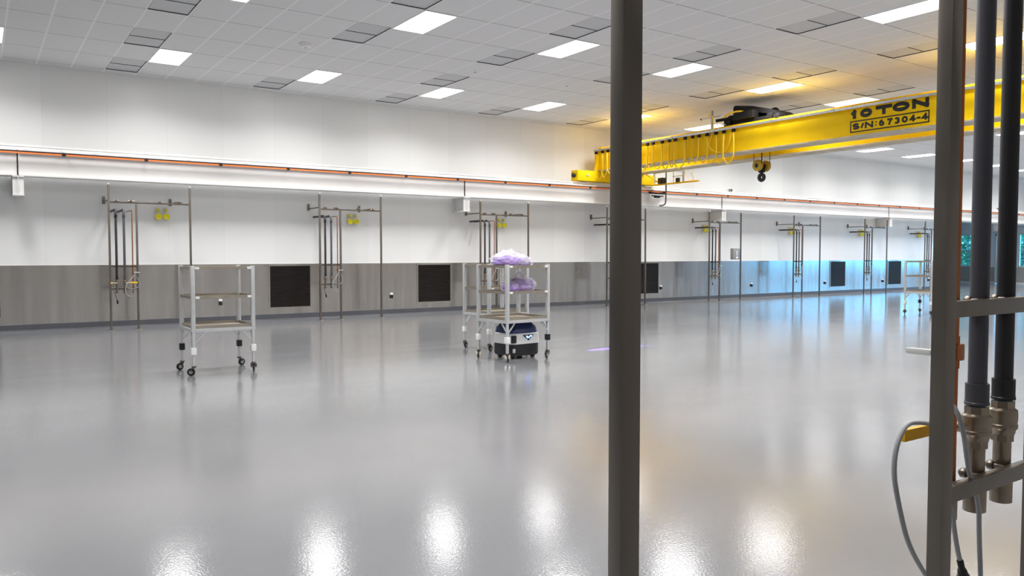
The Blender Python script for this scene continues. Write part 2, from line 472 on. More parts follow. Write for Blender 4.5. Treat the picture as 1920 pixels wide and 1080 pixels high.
# ------------------------------------------------------------------ ceiling lights, perforated panels, detectors
def make_light():
    t = thing('ceiling_light', 'x', 'ceiling light', (0, 0, ZC), 0, 'ceiling lights')
    a, b = CU / 2, CV / 2; w = .022
    B().box(-a, a, -b, -b + w, -.012, .0).box(-a, a, b - w, b, -.012, .0).box(-a, -a + w, -b, b, -.012, .0).box(a - w, a, -b, b, -.012, .0).obj('frame', 'lightframe', t, False)
    bm = B(); n = 10; m = 14; a -= w; b -= w
    for j in range(m + 1):
        for i in range(n + 1):
            u, v = i / n * 2 - 1, j / m * 2 - 1
            z = -.004 - .028 * (1 - abs(u) ** 4) * (1 - abs(v) ** 6)
            bm.v.append((u * a, v * b, z))
    for j in range(m):
        for i in range(n):
            q = j * (n + 1) + i; bm.f.append((q, q + 1, q + n + 2, q + n + 1))
    bm.obj('diffuser', 'diffuser', t)
    ld = bpy.data.lights.new('ceiling light beam', 'AREA'); ld.shape = 'RECTANGLE'; ld.size = 2 * a; ld.size_y = 2 * b
    ld.energy = LAMP_W; ld.spread = math.radians(LAMP_SPREAD); ld.color = (1.0, .985, .97)
    lo_ = bpy.data.objects.new('beam', ld); COL.objects.link(lo_); lo_.parent = t; lo_.location = (0, 0, -.036)
    return t
ROWN = {0: 'in the row nearest the long wall', -4: 'in the second row from the long wall', -8: 'in the third row from the long wall', -12: 'in the fourth row from the long wall'}
lt = make_light(); first = True
for j in (0, -4, -8, -12):  # last row is out of view, added to light lower wall and near posts
    for i, k in enumerate(range(-1, 15)):
        c = 4 + 5 * k
        loc = (CX + (c + .5) * CU, CY + (j + .5) * CV, ZC)
        if loc[0] > XR - .5: continue
        lab = 'lit ceiling light, %s from left %s' % (ORD[i], ROWN[j])
        if first: lt.location = loc; lt['label'] = lab; first = False
        else: dup(lt, loc, None, lab)

def make_vent():
    t = thing('ceiling_grille', 'x', 'ceiling grille', (0, 0, ZC), 0, 'perforated ceiling panels')
    a, b = CU / 2, CV / 2
    B().box(-a, a, -b, b, .014, .024).obj('perforated_panel', 'vent', t, False)
    B().box(-a, a, -.005, .005, .006, .014).obj('divider', 'ventedge', t, False)
    B().box(-a, -a + .006, -b, b, 0, .014).box(a - .006, a, -b, b, 0, .014).box(-a, a, -b, -b + .006, 0, .014).box(-a, a, b - .006, b, 0, .014).obj('frame', 'ventedge', t, False)  # edges coloured near black, painting the shade inside the recess
    return t
vt = make_vent(); first = True
for ci, k in enumerate(sorted(VENTS)):
    for ri, j in enumerate(VENTS[k]):
        loc = (CX + (k + .5) * CU, CY + (j + .5) * CV, ZC)
        lab = 'perforated ceiling panel, %s from the long wall in the %s line from the left' % (ORD[ri], ORD[ci])
        if first: vt.location = loc; vt['label'] = lab; first = False
        else: dup(vt, loc, None, lab)

t = thing('smoke_detector', 'round white smoke detector on the ceiling left of the middle', 'smoke detector', (5.13, 14.32, ZC))
B().lathe((0, 0, 0), (0, 0, -1), [(.12, 0), (.12, .02), (.105, .03), (.1, .055), (.07, .07)], 24).obj('housing', 'detector', t)
B().cyl((0, 0, -.07), (0, 0, -.078), .02, n=12).obj('sensor', 'grey', t)
for x, y_, lab in ((8.82, 14.36, 'small sprinkler head on the ceiling between two perforated panels'), (11.26, 14.34, 'small sprinkler head on the ceiling left of the near steel post')):
    t = thing('sprinkler_head', lab, 'sprinkler', (x, y_, ZC), 0, 'ceiling sprinklers')
    B().lathe((0, 0, 0), (0, 0, -1), [(.055, 0), (.05, .012), (.02, .016), (.016, .04)], 16).obj('escutcheon', 'detector', t)
    B().cyl((0, 0, -.04), (0, 0, -.05), .022, n=12).obj('deflector', 'grey', t)

# ------------------------------------------------------------------ crane runway along the long wall
BY = 18.45; BZ0, BZ1 = 3.12, 3.64
rb = thing('runway_beam', 'white steel crane runway beam along the long wall with orange conductor bar', 'beam', (0, BY, 0))
BR = [.734 + 10.25 * i for i in range(-1, 5)]
cuts = [XL] + [x for x in BR if x > XL] + [XR]
def i_beam(x0, x1):
    return (B().box(x0, x1, -.15, .15, BZ0, BZ0 + .024).box(x0, x1, -.10, .10, BZ1 - .03, BZ1).box(x0, x1, -.009, .009, BZ0 + .024, BZ1 - .03))
for a, b in zip(cuts, cuts[1:]): i_beam(a + .014, b - .014).obj('beam_segment', 'white', rb, False)
for x in BR:
    if x > XL: B().box(x - .012, x + .012, -.02, .02, BZ0 + .02, BZ1 - .02).obj('splice_gap', 'black', rb, False)
rl = B().prism([(-.06, BZ1), (.06, BZ1), (.06, BZ1 + .012), (.014, BZ1 + .03), (.012, BZ1 + .07), (.035, BZ1 + .078), (.035, BZ1 + .105), (-.035, BZ1 + .105), (-.035, BZ1 + .078), (-.012, BZ1 + .07), (-.014, BZ1 + .03), (-.06, BZ1 + .012)], 'x', XL, XR)
rl.obj('rail', 'rail', rb, False)
x = XL + .3; cl = B()
while x < XR - .3:
    cl.box(x, x + .09, -.105, -.045, BZ1, BZ1 + .022).cyl((x + .045, -.08, BZ1 + .02), (x + .045, -.08, BZ1 + .045), .014, n=6); x += .61
cl.obj('rail_clips', 'rail', rb, False)
B().box(XL, XR, -.19, -.172, 3.555, 3.585).obj('conductor_bar', 'orange', rb, False)
B().box(XL, XR, -.192, -.166, 3.588, 3.611).obj('feed_cable', 'black', rb, False)
x = -7.62
while x < XR - .4:
    h = B().box(x - .035, x + .035, -.197, -.165, 3.545, 3.612).box(x - .012, x + .012, -.17, -.009, 3.592, 3.606)
    h.obj('hanger', 'black', rb, False); x += 1.524
for x in BR:
    if x < XL: continue
    s = BY - YW
    k = B().box(x - .1, x + .1, -.15, .49, 2.735, 2.757).box(x - .008, x + .008, -.13, .49, 2.757, BZ0 - .02).box(x - .1, x + .1, .49, .505, 2.735, BZ0 - .02)
    k.box(x - .1, x + .1, -.15, .505, BZ0 - .02, BZ0 - .002).box(x - .095, x + .095, -.115, -.1, 2.757, BZ0 - .02).box(x - .006, x + .006, -.145, -.115, 2.757, BZ0 - .02)
    k.obj('support_bracket', 'white', rb, False)

rb2 = thing('runway_beam', 'second crane runway beam above and behind the viewer', 'beam', (0, -.95, 0))
i_beam(XL, XR).obj('beam_segment', 'white', rb2, False)
rl.obj('rail', 'rail', rb2, False)
for x in BR:
    if x < XL: continue
    B().box(x - .1, x + .1, -.65, .15, BZ0 - .2, BZ0 - .002).obj('support_bracket', 'white', rb2, False)

# ------------------------------------------------------------------ overhead crane
GW = .45
GX = (15.6, 16.95); GZ0, GZ1 = 4.085, 4.70; GY0, GY1 = -1.0, 18.5
crane = thing('overhead_crane', 'yellow double girder overhead crane spanning the hall', 'crane', (GX[0], GY1, BZ1 + .105))
crane.location = (0, 0, 0)
for gx in GX:
    B().box(gx, gx + GW, GY0, GY1, GZ0 + .03, GZ1 - .02).obj('girder', 'yellow', crane, False)
    B().box(gx - .045, gx + GW + .045, GY0, GY1, GZ0, GZ0 + .03).obj('bottom_flange', 'flange', crane, False)
    B().box(gx - .03, gx + GW + .03, GY0, GY1, GZ1 - .02, GZ1).obj('top_flange', 'yellow', crane, False)
    B().prism([(gx + .19, GZ1), (gx + .26, GZ1), (gx + .245, GZ1 + .125), (gx + .205, GZ1 + .125)], 'y', GY0 + .2, GY1 - .2).obj('trolley_rail', 'yellow', crane, False)
for cy in (BY, -.95):
    tr = B().box(14.78, 17.97, cy - .16, cy + .16, 3.775, 4.084, .012)
    o = tr.obj('end_truck', 'yellow', crane)
    for ex in (15.15, 17.6):
        B().cyl((ex, cy - .05, 3.865), (ex, cy + .05, 3.865), .12, n=24).obj('wheel', 'zinc', o)
    for ex, dx in ((14.78, -1), (17.97, 1)):
        B().lathe((ex, cy - .02, 3.93), (dx, 0, 0), [(.05, 0), (.05, .03), (.068, .035), (.068, .08), (.055, .09)], 18).obj('buffer', 'black', o)
    B().lathe((15.16, cy - .158, 3.94), (0, -1, 0), [(.045, 0), (.045, .015), (.03, .018)], 16).obj('axle_cap', 'flange', o)
for gx in GX:   # end gussets on the truck beside the girders
    B().prism([(gx - .16, 4.084), (gx, 4.084), (gx, 4.55), (gx - .03, 4.55)], 'y', 18.3, 18.33).obj('gusset', 'yellow', crane, False)
B().box(15.7, 15.8, 18.3, 18.45, GZ1, 4.82).obj('end_stop', 'yellow', crane, False)
# festoon: track, cable trolleys, hanging loops
FXc = GX[0] - .09
B().box(FXc - .02, FXc + .02, 5.0, 18.42, 4.679, 4.725).box(FXc - .026, FXc + .02, 5.0, 18.42, 4.672, 4.68).obj('festoon_track', 'zinc', crane, False)
for yy in [5.6 + 1.6 * i for i in range(8)]:
    B().box(FXc - .03, GX[0] + .05, yy - .03, yy + .03, 4.70, 4.73).box(FXc - .032, FXc + .03, yy - .035, yy + .035, 4.665, 4.735).obj('track_bracket', 'zinc', crane, False)
rnd = random.Random(3)
ny = 19; ys = [13.15 + (18.3 - 13.15) * (i / ny) for i in range(ny + 1)]
for i, yy in enumerate(ys):
    yy += rnd.uniform(-.05, .05); ys[i] = yy
    B().box(FXc - .025, FXc + .025, yy - .045, yy + .045, 4.595, 4.672, .006).obj('cable_trolley', 'dark', crane)
for i in range(ny):
    a, b = ys[i], ys[i + 1]; xo = FXc + rnd.uniform(-.03, .02); zb = 3.87 + rnd.uniform(-.05, .12)
    bulge = rnd.uniform(.0, .09)
    pts = [(xo, a + .01, 4.58), (xo - .02, a + .0 - bulge * .3, 4.42), (xo - .03, a - bulge * .5, 4.2), (xo - .02, a - bulge * .3, zb + .14), (xo - .01, a * .6 + b * .4, zb), (xo - .01, a * .4 + b * .6, zb),
           (xo + .01, b + bulge * .3, zb + .14), (xo + .02, b + bulge * .5, 4.2), (xo + .02, b + bulge * .3, 4.42), (xo, b - .01, 4.58)]
    B().tube(pts, .017, 8, 2).obj('festoon_cable', 'yellowcable', crane)
# bracket at the right end of the truck, with its collector pole
BX = 17.9
br = B().box(BX - .03, BX + .05, 16.45, 18.42, 3.76, 3.80)
o = br.obj('outrigger_bar', 'yellow', crane, False)
for yy in (18.3, 17.05):
    B().box(BX - .02, BX + .025, yy - .02, yy + .02, 3.80, 4.30).obj('hanger_post', 'zinc', crane, False)
B().box(BX - .012, BX + .012, 17.1, 18.3, 4.14, 4.16).box(BX - .012, BX + .012, 17.1, 17.5, 3.98, 4.0).box(BX - .01, BX + .01, 17.45, 17.47, 3.80, 4.16).obj('bracket_rail', 'flange', crane, False)
B().box(17.3, BX + .02, 17.03, 17.07, 4.09, 4.13).box(17.25, BX + .02, 18.28, 18.32, 4.26, 4.30).obj('cross_tie', 'zinc', crane, False)
B().box(BX - .11, BX + .04, 17.82, 18.04, 3.80, 3.98, .008).obj('junction_box', 'black', crane)
B().box(BX - .06, BX + .02, 17.2, 17.32, 3.80, 3.93, .008).obj('junction_box', 'black', crane)
B().tube([(BX, 17.78, 4.28), (BX, 17.78, 3.3), (BX, 17.80, 3.17), (BX, 17.88, 3.125), (BX, 18.05, 3.12)], .024, 10, 1).obj('collector_pole', 'stand', crane)
B().box(BX - .25, BX + .4, 18.2, 18.25, 3.50, 3.545).box(BX + .0, BX + .06, 17.8, 18.22, 3.515, 3.535).box(BX - .18, BX + .3, 18.17, 18.24, 3.42, 3.45).box(BX - .06, BX + .12, 18.15, 18.25, 3.38, 3.42).box(BX - .3, BX - .22, 18.2, 18.25, 3.51, 3.56).obj('collector_shoe', 'dark', crane, False)
B().tube([(BX, 17.0, 4.1), (BX + .02, 16.95, 3.95), (BX + .01, 16.85, 3.84), (BX, 16.6, 3.82)], .009, 6, 2).tube([(BX, 16.75, 4.1), (BX, 16.7, 4.0), (BX, 16.62, 3.82)], .009, 6, 2).tube([(GX[1] + .1, 17.9, 4.1), (BX - .3, 18.1, 3.95), (BX - .06, 18.0, 3.85), (BX - .1, 18.2, 3.88)], .015, 8, 2).obj('control_cable', 'yellowcable', crane)
# lettering on the near girder's side, reading towards the viewer
def arc(cx, cz, rx, rz, a0, a1, n=14):
    return [(cx + rx * math.cos(math.radians(a0 + (a1 - a0) * i / n)), cz + rz * math.sin(math.radians(a0 + (a1 - a0) * i / n))) for i in range(n + 1)]
GLYPH = {
    '1': [[(.15, .72), (.75, 1)], [(.75, 1), (.75, 0)]],
    '0': [arc(.5, .5, .5, .5, 90, 450, 28)],
    'O': [arc(.5, .5, .5, .5, 90, 450, 32)],
    'T': [[(0, 1), (1, 1)], [(.5, 1), (.5, 0)]],
    'N': [[(0, 0), (0, 1)], [(0, 1), (1, 0)], [(1, 0), (1, 1)]],
    'S': [arc(.5, .74, .46, .26, 20, 270, 16) + arc(.5, .25, .5, .25, 90, -160, 16)[1:]],
    '/': [[(0, -.04), (1, 1.04)]],
    ':': [[(.5, .72), (.5, .92)], [(.5, .08), (.5, .28)]],
    '6': [arc(.5, .32, .5, .32, 100, 460, 24), arc(.62, .45, .6, .55, 80, 190, 12)],
    '7': [[(0, 1), (1, 1)], [(1, 1), (.55, .5), (.35, 0)]],
    '3': [arc(.45, .74, .5, .26, 150, -80, 14), arc(.45, .26, .55, .26, 85, -155, 14)],
    '4': [[(1.05, .28), (0, .28), (.7, 1)], [(.7, 1), (.7, 0)]],
    '-': [[(0, .42), (1, .42)]],
}
def lettering(name, items, wh):
    """items: (character, y of its left edge, y of its right edge, z bottom, z top); flat painted strokes on the web"""
    x0, x1 = GX[0] - .0025, GX[0]
    layer = 0
    for ch, yl, yr, z0, z1 in items:
        b = B()
        h = wh / 2
        for st_ in GLYPH[ch]:
            layer += 1; xo = x0 - (layer % 3) * .0004
            P = [Vector((yl - h - u * max(yl - yr - wh, .001), z0 + h + v * (z1 - z0 - wh))) for u, v in st_]
            closed = (P[0] - P[-1]).length < .002
            if not closed and len(P) > 1 and ch in 'T1N-74':
                d0 = (P[0] - P[1]).normalized(); d1 = (P[-1] - P[-2]).normalized(); P[0] = P[0] + d0 * h; P[-1] = P[-1] + d1 * h
            A = []; Bq = []
            for k, p in enumerate(P):
                if closed: t = P[(k + 1) % (len(P) - 1)] - P[(k - 1) % (len(P) - 1)]
                else: t = P[min(k + 1, len(P) - 1)] - P[max(k - 1, 0)]
                t.normalize(); nrm = Vector((-t.y, t.x)); m = 1.0
                if not closed and 0 < k < len(P) - 1:
                    c = nrm.dot(Vector((-(P[k] - P[k - 1]).normalized().y, (P[k] - P[k - 1]).normalized().x))); m = 1 / max(c, .5)
                A.append(p + nrm * h * m); Bq.append(p - nrm * h * m)
            for k in range(len(P) - 1):
                q = [A[k], A[k + 1], Bq[k + 1], Bq[k]]
                vs = [(xo, p.x, p.y) for p in q] + [(x1, p.x, p.y) for p in q]
                b.add(vs, [(0, 1, 2, 3), (7, 6, 5, 4), (0, 4, 5, 1), (1, 5, 6, 2), (2, 6, 7, 3), (3, 7, 4, 0)])
        b.obj(name, 'ink', crane, False)
lettering('capacity_character', [('1', 10.03, 9.89, 4.468, 4.655), ('0', 9.815, 9.543, 4.468, 4.655), ('T', 9.465, 9.106, 4.475, 4.665), ('O', 9.1, 8.74, 4.48, 4.67), ('N', 8.69, 8.35, 4.487, 4.676)], .076)
zz_ = (4.238, 4.372)
lettering('serial_character', [(c, a, b_, *zz_) for c, a, b_ in (('S', 9.988, 9.826), ('/', 9.803, 9.719), ('N', 9.701, 9.516), (':', 9.476, 9.432), ('6', 9.388, 9.269), ('7', 9.207, 9.096), ('3', 9.057, 8.941), ('0', 8.899, 8.774), ('4', 8.742, 8.611), ('-', 8.59, 8.514), ('4', 8.50, 8.36))], .04)
ya, yb, za, zb = 10.04, 8.335, 4.180, 4.425
B().box(GX[0] - .004, GX[0], yb, ya, za, za + .024).box(GX[0] - .004, GX[0], yb, ya, zb - .024, zb).box(GX[0] - .004, GX[0], yb, yb + .024, za, zb).box(GX[0] - .004, GX[0], ya - .024, ya, za, zb).obj('serial_border', 'ink', crane, False)

# hoist trolley on the girders, with its hook block
ho = thing('hoist_trolley', 'black hoist trolley standing on the yellow crane girders with a hook below', 'hoist', (16.4, 12.95, GZ1 + .09))
def L(x, y, z): return (x - 16.4, y - 12.95, z - GZ1 - .09)
def bxl(b, x0, x1, y0, y1, z0, z1, bev=0): return b.box(x0 - 16.4, x1 - 16.4, y0 - 12.95, y1 - 12.95, z0 - GZ1 - .09, z1 - GZ1 - .09, bev)
for gx in GX:
    for yy in (12.3, 13.55):
        B().cyl(L(gx + .20, yy, 4.90), L(gx + .25, yy, 4.90), .075, n=20).obj('wheel', 'dark', ho)
for xa in (15.87, 17.09): bxl(B(), xa, xa + .09, 12.15, 13.75, 4.80, 4.93, .01).obj('side_frame', 'dark', ho)
for ya in (12.2, 13.5): bxl(B(), 15.9, 17.12, ya, ya + .15, 4.81, 4.90, .01).obj('cross_frame', 'dark', ho)
dr = B().lathe(L(16.35, 12.3, 5.02), (0, 1, 0), [(.08, .2), (.17, .22), (.17, .27), (.14, .28), (.14, 1.15), (.17, 1.16), (.17, 1.22), (.1, 1.24)], 28)
for i in range(20): dr.lathe(L(16.35, 12.6 + i * .042, 5.02), (0, 1, 0), [(.136, 0), (.15, .012), (.15, .026), (.136, .038)], 24)
dr.obj('rope_drum', 'dark', ho)
B().lathe(L(15.98, 13.2, 4.98), (0, 1, 0), [(.07, 0), (.13, .02), (.13, .42), (.10, .46), (.10, .55), (.05, .57)], 20).obj('hoist_motor', 'dark', ho)
B().lathe(L(16.75, 13.3, 4.98), (0, 1, 0), [(.07, 0), (.12, .02), (.12, .36), (.09, .40), (.05, .5)], 20).obj('travel_motor', 'dark', ho)
B().prism([(-.80, .17), (-.62, .28), (-.05, .45), (.5, .54), (.56, .50), (.56, .34), (.45, .37), (-.05, .31), (-.62, .17)], 'x', -.45, .25).obj('rain_cover', 'dark', ho, False)
bxl(B(), 15.75, 16.0, 12.75, 13.35, 4.93, 5.12, .02).obj('control_box', 'dark', ho)
bxl(B(), 15.8, 16.05, 12.02, 12.14, 4.80, 4.93, .015).obj('limit_switch', 'dark', ho)
B().tube([L(15.78, 13.7, 5.02), L(15.76, 13.5, 5.12), L(15.75, 13.2, 5.14), L(15.8, 12.95, 5.08)], .022, 8, 2).obj('power_cable', 'yellowcable', ho)
ms = B().sq(L(15.58, 13.88, 4.60), L(15.58, 13.88, 5.23), .045).sq(L(15.58, 13.6, 5.06), L(15.58, 14.22, 5.06), .03).sq(L(15.58, 13.7, 4.86), L(15.9, 13.6, 4.86), .03)
ms.obj('cable_mast', 'zinc', ho)
B().cyl(L(15.58, 14.22, 5.06), L(15.58, 14.25, 5.06), .025, n=12).obj('mast_tip', 'black', ho)
B().tube([L(15.56, 13.96, 5.09), L(15.53, 13.92, 5.14), L(15.52, 13.82, 5.10), L(15.53, 13.80, 4.98), L(15.54, 13.78, 4.85), L(15.53, 13.85, 4.5), L(15.5, 13.95, 4.35), L(15.5, 13.7, 4.15), L(15.5, 13.4, 4.12), L(15.5, 13.25, 4.3), L(15.5, 13.2, 4.55)], .016, 8, 2).obj('mast_hose', 'yellowcable', ho)
B().tube([L(15.7, 13.85, 4.98), L(15.8, 13.6, 5.0), L(15.9, 13.5, 4.98)], .04, 10, 2).obj('conduit', 'dark', ho)
HX, HY, HZ = 16.35, 12.93, 3.80
for sx in (-.15, .15):
    for sy in (-.125, .125):
        B().tube([L(HX + sx, HY + sy, HZ), L(HX + sx * 1.0, HY + sy, 4.92)], .008, 6).obj('wire_rope', 'dark', ho)
hb = B().cyl(L(HX - .1, HY, HZ), L(HX + .1, HY, HZ), .05, n=16).box(HX - .06 - 16.4, HX + .06 - 16.4, HY - .06 - 12.95, HY + .06 - 12.95, HZ - .17 - GZ1 - .09, HZ - GZ1 - .09, .01).obj('hook_block', 'dark', ho)
for sx in (-.15, .15):
    B().lathe(L(HX + sx - .045, HY, HZ), (1, 0, 0), [(.10, -.008), (.132, 0), (.14, .012), (.14, .03), (.125, .04), (.125, .05), (.14, .06), (.14, .078), (.132, .09), (.1, .098)], 28).obj('sheave', 'ochre', hb)
    B().lathe(L(HX + sx - .062, HY, HZ - .01), (1, 0, 0), [(.045, 0), (.055, .006), (.055, .02)], 18).obj('sheave_hub', 'black', hb)
hk = [L(HX, HY, HZ - .15), L(HX, HY, HZ - .20)]
for i in range(17):
    a = math.radians(85 - i * 20)
    hk.append(L(HX, HY + .072 * math.cos(a), HZ - .29 + .072 * math.sin(a)))
B().tube(hk, .046, 12, 1, flat=(1.0, 1, 1)).obj('hook', 'black', ho)

# ------------------------------------------------------------------ utility stands (bolted to floor and wall)
STW = .0406; SB, SCC = .52, 1.587
def make_stand(label, dz=0.0, turn=0.0, cu=.425, lev=(.125, 0.0)):
    t = thing('utility_stand', label, 'utility stand', (0, 0, 0), 0, 'utility stands')
    for x_, top in ((0, 3.02), (SB, 2.64), (SCC, 3.02)):
        B().box(-STW / 2, STW / 2, -STW / 2, STW / 2, .008, top, .004, Matrix.Translation((x_, 0, 0)) @ Matrix.Rotation(math.radians(turn), 4, 'Z')).obj('post', 'stand', t)
        fp = B().box(x_ - .06, x_ + .06, -.05, .05, 0, .008, .002)
        for q in (-.042, .042): fp.cyl((x_ + q, .032, .006), (x_ + q, .032, .022), .008, n=6)
        fp.obj('foot_plate', 'footplate', t)
        if top > 3: B().box(x_ - .024, x_ + .024, -.024, .024, top - .005, top + .028, .005).obj('post_cap', 'lever', t)
    h = B().sq((STW / 2, 0, 2.66), (SCC - STW / 2, 0, 2.66), .034)
    h.obj('header', 'stand', t)
    for x_ in (0.0, 1.33):
        B().sq((x_, .0, 2.70), (x_, .75, 2.70), .028).box(x_ - .03, x_ + .03, .745, .755, 2.66, 2.82, .002).box(x_ - .016, x_ + .016, .72, .75, 2.69, 2.81, .002).obj('wall_arm', 'stand', t)
    for x_, l in ((.14, .10), (.42, .13), (.98, .08), (1.36, .11)):
        B().cyl((x_ - l / 2, 0, 2.69), (x_ + l / 2, 0, 2.69), .019, n=12).box(x_ - .015, x_ + .015, -.03, .03, 2.66, 2.715, .004).obj('header_clamp', 'stand', t)
    for z in (1.33, .862):
        zz = z + dz
        o = B().sq((STW / 2, .0065, zz), (SB - STW / 2, .0065, zz), .042, .026, up=(0, 1, 0)).obj('rung', 'stand', t)
        for x_ in (.12, .27, cu):
            B().cyl((x_ + .042, .0, zz + .014), (x_ + .042, -.05, zz + .014), .006, n=10).lathe((x_ + .042, -.036, zz + .014), (0, -1, 0), [(.011, 0), (.014, .006), (.013, .014), (.007, .02)], 14).obj('pipe_clamp', 'stand', o)
    PY = -.034
    def pipe(x_, r, m, zt, cr):
        pts = [(x_, .74, zt), (x_, PY + .14, zt), (x_, PY + .05, zt - .012), (x_, PY, zt - .08), (x_, PY, 1.09 + dz)]
        b = B().tube(pts, r, 18, 0)
        b.lathe((x_, PY + .15, zt), (0, 1, 0), [(r, 0), (r + .007, .001), (r + .007, .06), (r, .061)], 18)
        b.lathe((x_, PY, zt - .1), (0, 0, -1), [(r, 0), (r + .007, .001), (r + .007, .06), (r, .061)], 18)
        return b
    for x_, m, s, hx in ((.12, 'pvcdark', 0, -.13), (.27, 'pvcgrey', 0, .235)):
        r = .0235
        p = pipe(x_, r, m, 2.50, 0).obj('supply_pipe', m, t)
        z = dz
        B().lathe((x_, PY, 1.118 + z), (0, 0, -1), [(r, 0), (.0295, .0), (.0295, .05), (.031, .052), (.031, .058), (.025, .06)], 24).obj('coupling', m, p)
        v = B().lathe((x_, PY, 1.056 + z), (0, 0, -1), [(.0315, 0), (.0315, .022)], 8)
        v.lathe((x_, PY, 1.036 + z), (0, 0, -1), [(.030, 0), (.037, .006), (.0375, .03), (.036, .045), (.038, .047), (.038, .055), (.033, .062), (.030, .075)], 24)
        v.lathe((x_, PY, .963 + z), (0, 0, -1), [(.0305, 0), (.0305, .02)], 8)
        v.cyl((x_, PY, .99 + z), (x_, PY - .07, .99 + z), .014, n=14).lathe((x_, PY - .062, .99 + z), (0, -1, 0), [(.011, 0), (.011, .012), (.007, .016)], 6)
        vo = v.obj('ball_valve', 'bronze', p)
        B().lathe((x_, PY, .945 + z), (0, 0, -1), [(.023, 0), (.023, .11)], 24).lathe((x_, PY, .838 + z), (0, 0, -1), [(.0275, 0), (.0285, .004), (.0285, .07), (.024, .072)], 24).obj('nipple', 'bronze', p)
        yy = PY - .075
        s_ = 1 if hx > 0 else -1
        hd = B().box(x_ + min(0, s_ * .1), x_ + max(0, s_ * .1), yy - .003, yy + .003, .982 + z, .998 + z, .002).obj('handle', 'lever', vo)
        a, b_ = sorted((x_ + s_ * .09, x_ + hx))
        B().box(a, b_, yy - .009, yy + .009, .973 + z, 1.006 + z, .006).obj('grip', 'handle', hd)
    p = B().tube([(cu, .74, 2.50), (cu, PY + .05, 2.50), (cu, PY + .012, 2.492), (cu, PY, 2.455), (cu, PY, .80 + dz)], .0115, 12).obj('copper_pipe', 'copper', t)
    B().box(cu - .02, cu + .02, PY - .02, PY + .02, 1.19 + dz, 1.235 + dz, .006).lathe((cu, PY, 1.255 + dz), (0, 0, -1), [(.015, 0), (.015, .085)], 8).cyl((cu, PY, 1.213 + dz), (cu, PY - .055, 1.213 + dz), .008, n=10).obj('ball_valve', 'copper', p)
    B().sq((cu, PY - .052, 1.205 + dz), (cu + lev[0], PY - .052 - lev[1], 1.198 + dz), .02, .017, bev=.005).obj('handle', 'lever', p)
    B().lathe((cu, PY, .82 + dz), (0, 0, -1), [(.012, 0), (.017, .003), (.017, .05), (.012, .055)], 12).obj('hose_end', 'bronze', p)
    return t
SY = 18.2
SX = [2.306 + 4.515 * i for i in range(8)]
st = make_stand('x')
for i, x in enumerate(SX):
    lab = 'steel pipe stand before the long wall, %s from the left of the row' % ORD[i]
    if i == 0: st.location = (x, SY, 0); st['label'] = lab
    else: dup(st, (x, SY, 0), None, lab)
fg = make_stand('nearest steel pipe stand in the foreground with two big dark pipes', .10, -8.0, cu=.40, lev=(-.055, .10))
fg.location = (2.517, 1.02, 0); fg.rotation_euler.z = PI
del fg['group']

# cables on the stands
def cable_proto(label):
    t = thing('hanging_cable', label, 'cable', (0, 0, 0), 0, 'grey cables on the far stands')
    B().tube([(.47, -.06, 1.18), (.44, -.075, 1.14), (.36, -.12, 1.05), (.27, -.14, .93), (.25, -.14, .82), (.30, -.13, .72), (.38, -.12, .70)], .006, 6, 2).tube([(.50, -.05, 1.1), (.545, -.06, 1.0), (.54, -.05, .9), (.42, -.1, .85), (.30, -.12, .88)], .006, 6, 2).obj('cord', 'cable', t)
    B().tube([(.06, -.05, .80), (.09, -.055, .72), (.115, -.055, .62)], .006, 6, 1).lathe((.115, -.055, .63), (.1, 0, -1), [(.008, 0), (.017, .006), (.017, .07), (.012, .08)], 10).obj('connector', 'black', t)
    return t
cb = cable_proto('x')
for i, x in enumerate(SX[:8]):
    lab = 'thin grey cable looped on the %s pipe stand from the left' % ORD[i]
    if i == 0: cb.location = (x, SY, 0); cb['label'] = lab
    else: dup(cb, (x, SY, 0), None, lab)
t = thing('hanging_cable', 'grey cable looping past the foreground steel post with black connector', 'cable', (2.0, 1.1, .6))
def Q(p): return (p[0] - 2.0, p[1] - 1.1, p[2] - .6)
A1 = [(2.10, 1.05, 1.14), (2.106, 1.10, 1.115), (2.074, 1.12, 1.120), (2.022, 1.12, 1.124), (1.986, 1.12, 1.098), (1.962, 1.12, 1.050), (1.960, 1.12, .996), (1.973, 1.12, .95), (2.0, 1.12, .877), (2.028, 1.12, .814), (2.07, 1.12, .755), (2.14, 1.12, .68), (2.2, 1.11, .60), (2.32, 1.09, .50)]
A2 = [(2.075, 1.06, 1.20), (2.072, 1.02, 1.172), (2.095, 1.012, 1.104), (2.12, 1.0155, 1.037), (2.145, 1.017, .977), (2.174, 1.008, .915), (2.192, 1.015, .826), (2.214, 1.017, .691), (2.23, 1.02, .5), (2.24, 1.03, .36)]
A3 = [(2.09, 1.05, .93), (2.102, 1.04, .894), (2.116, 1.04, .834), (2.138, 1.04, .773), (2.147, 1.04, .756)]
B().tube([Q(p) for p in A1], .0065, 10, 2).tube([Q(p) for p in A2], .0062, 10, 2).tube([Q(p) for p in A3], .0062, 10, 2).obj('cord', 'cable', t)
B().lathe(Q((2.146, 1.04, .758)), (.42, 0, -1), [(.0065, 0), (.0085, .003), (.0085, .03), (.011, .032), (.0125, .04), (.0125, .05), (.016, .052), (.016, .075), (.012, .08)], 14).obj('connector', 'black', t)

# small box on the post of the fifth stand
t = thing('dispenser_box', 'grey wall box with a white tag beside the fifth pipe stand', 'box', (SX[4] + 1.30, 18.2, 1.41))
B().box(-.17, .17, -.07, .07, 0, .385, .02).obj('housing', 'grey', t)
B().box(-.03, .05, -.074, -.069, .13, .30, .002).obj('face_plate', 'alu', t)
B().box(-.03, .06, -.076, -.069, .03, .10, .002).obj('tag', 'patchwhite', t)
B().sq((.17, 0, .27), (.262, 0, .27), .05).obj('bracket', 'black', t)

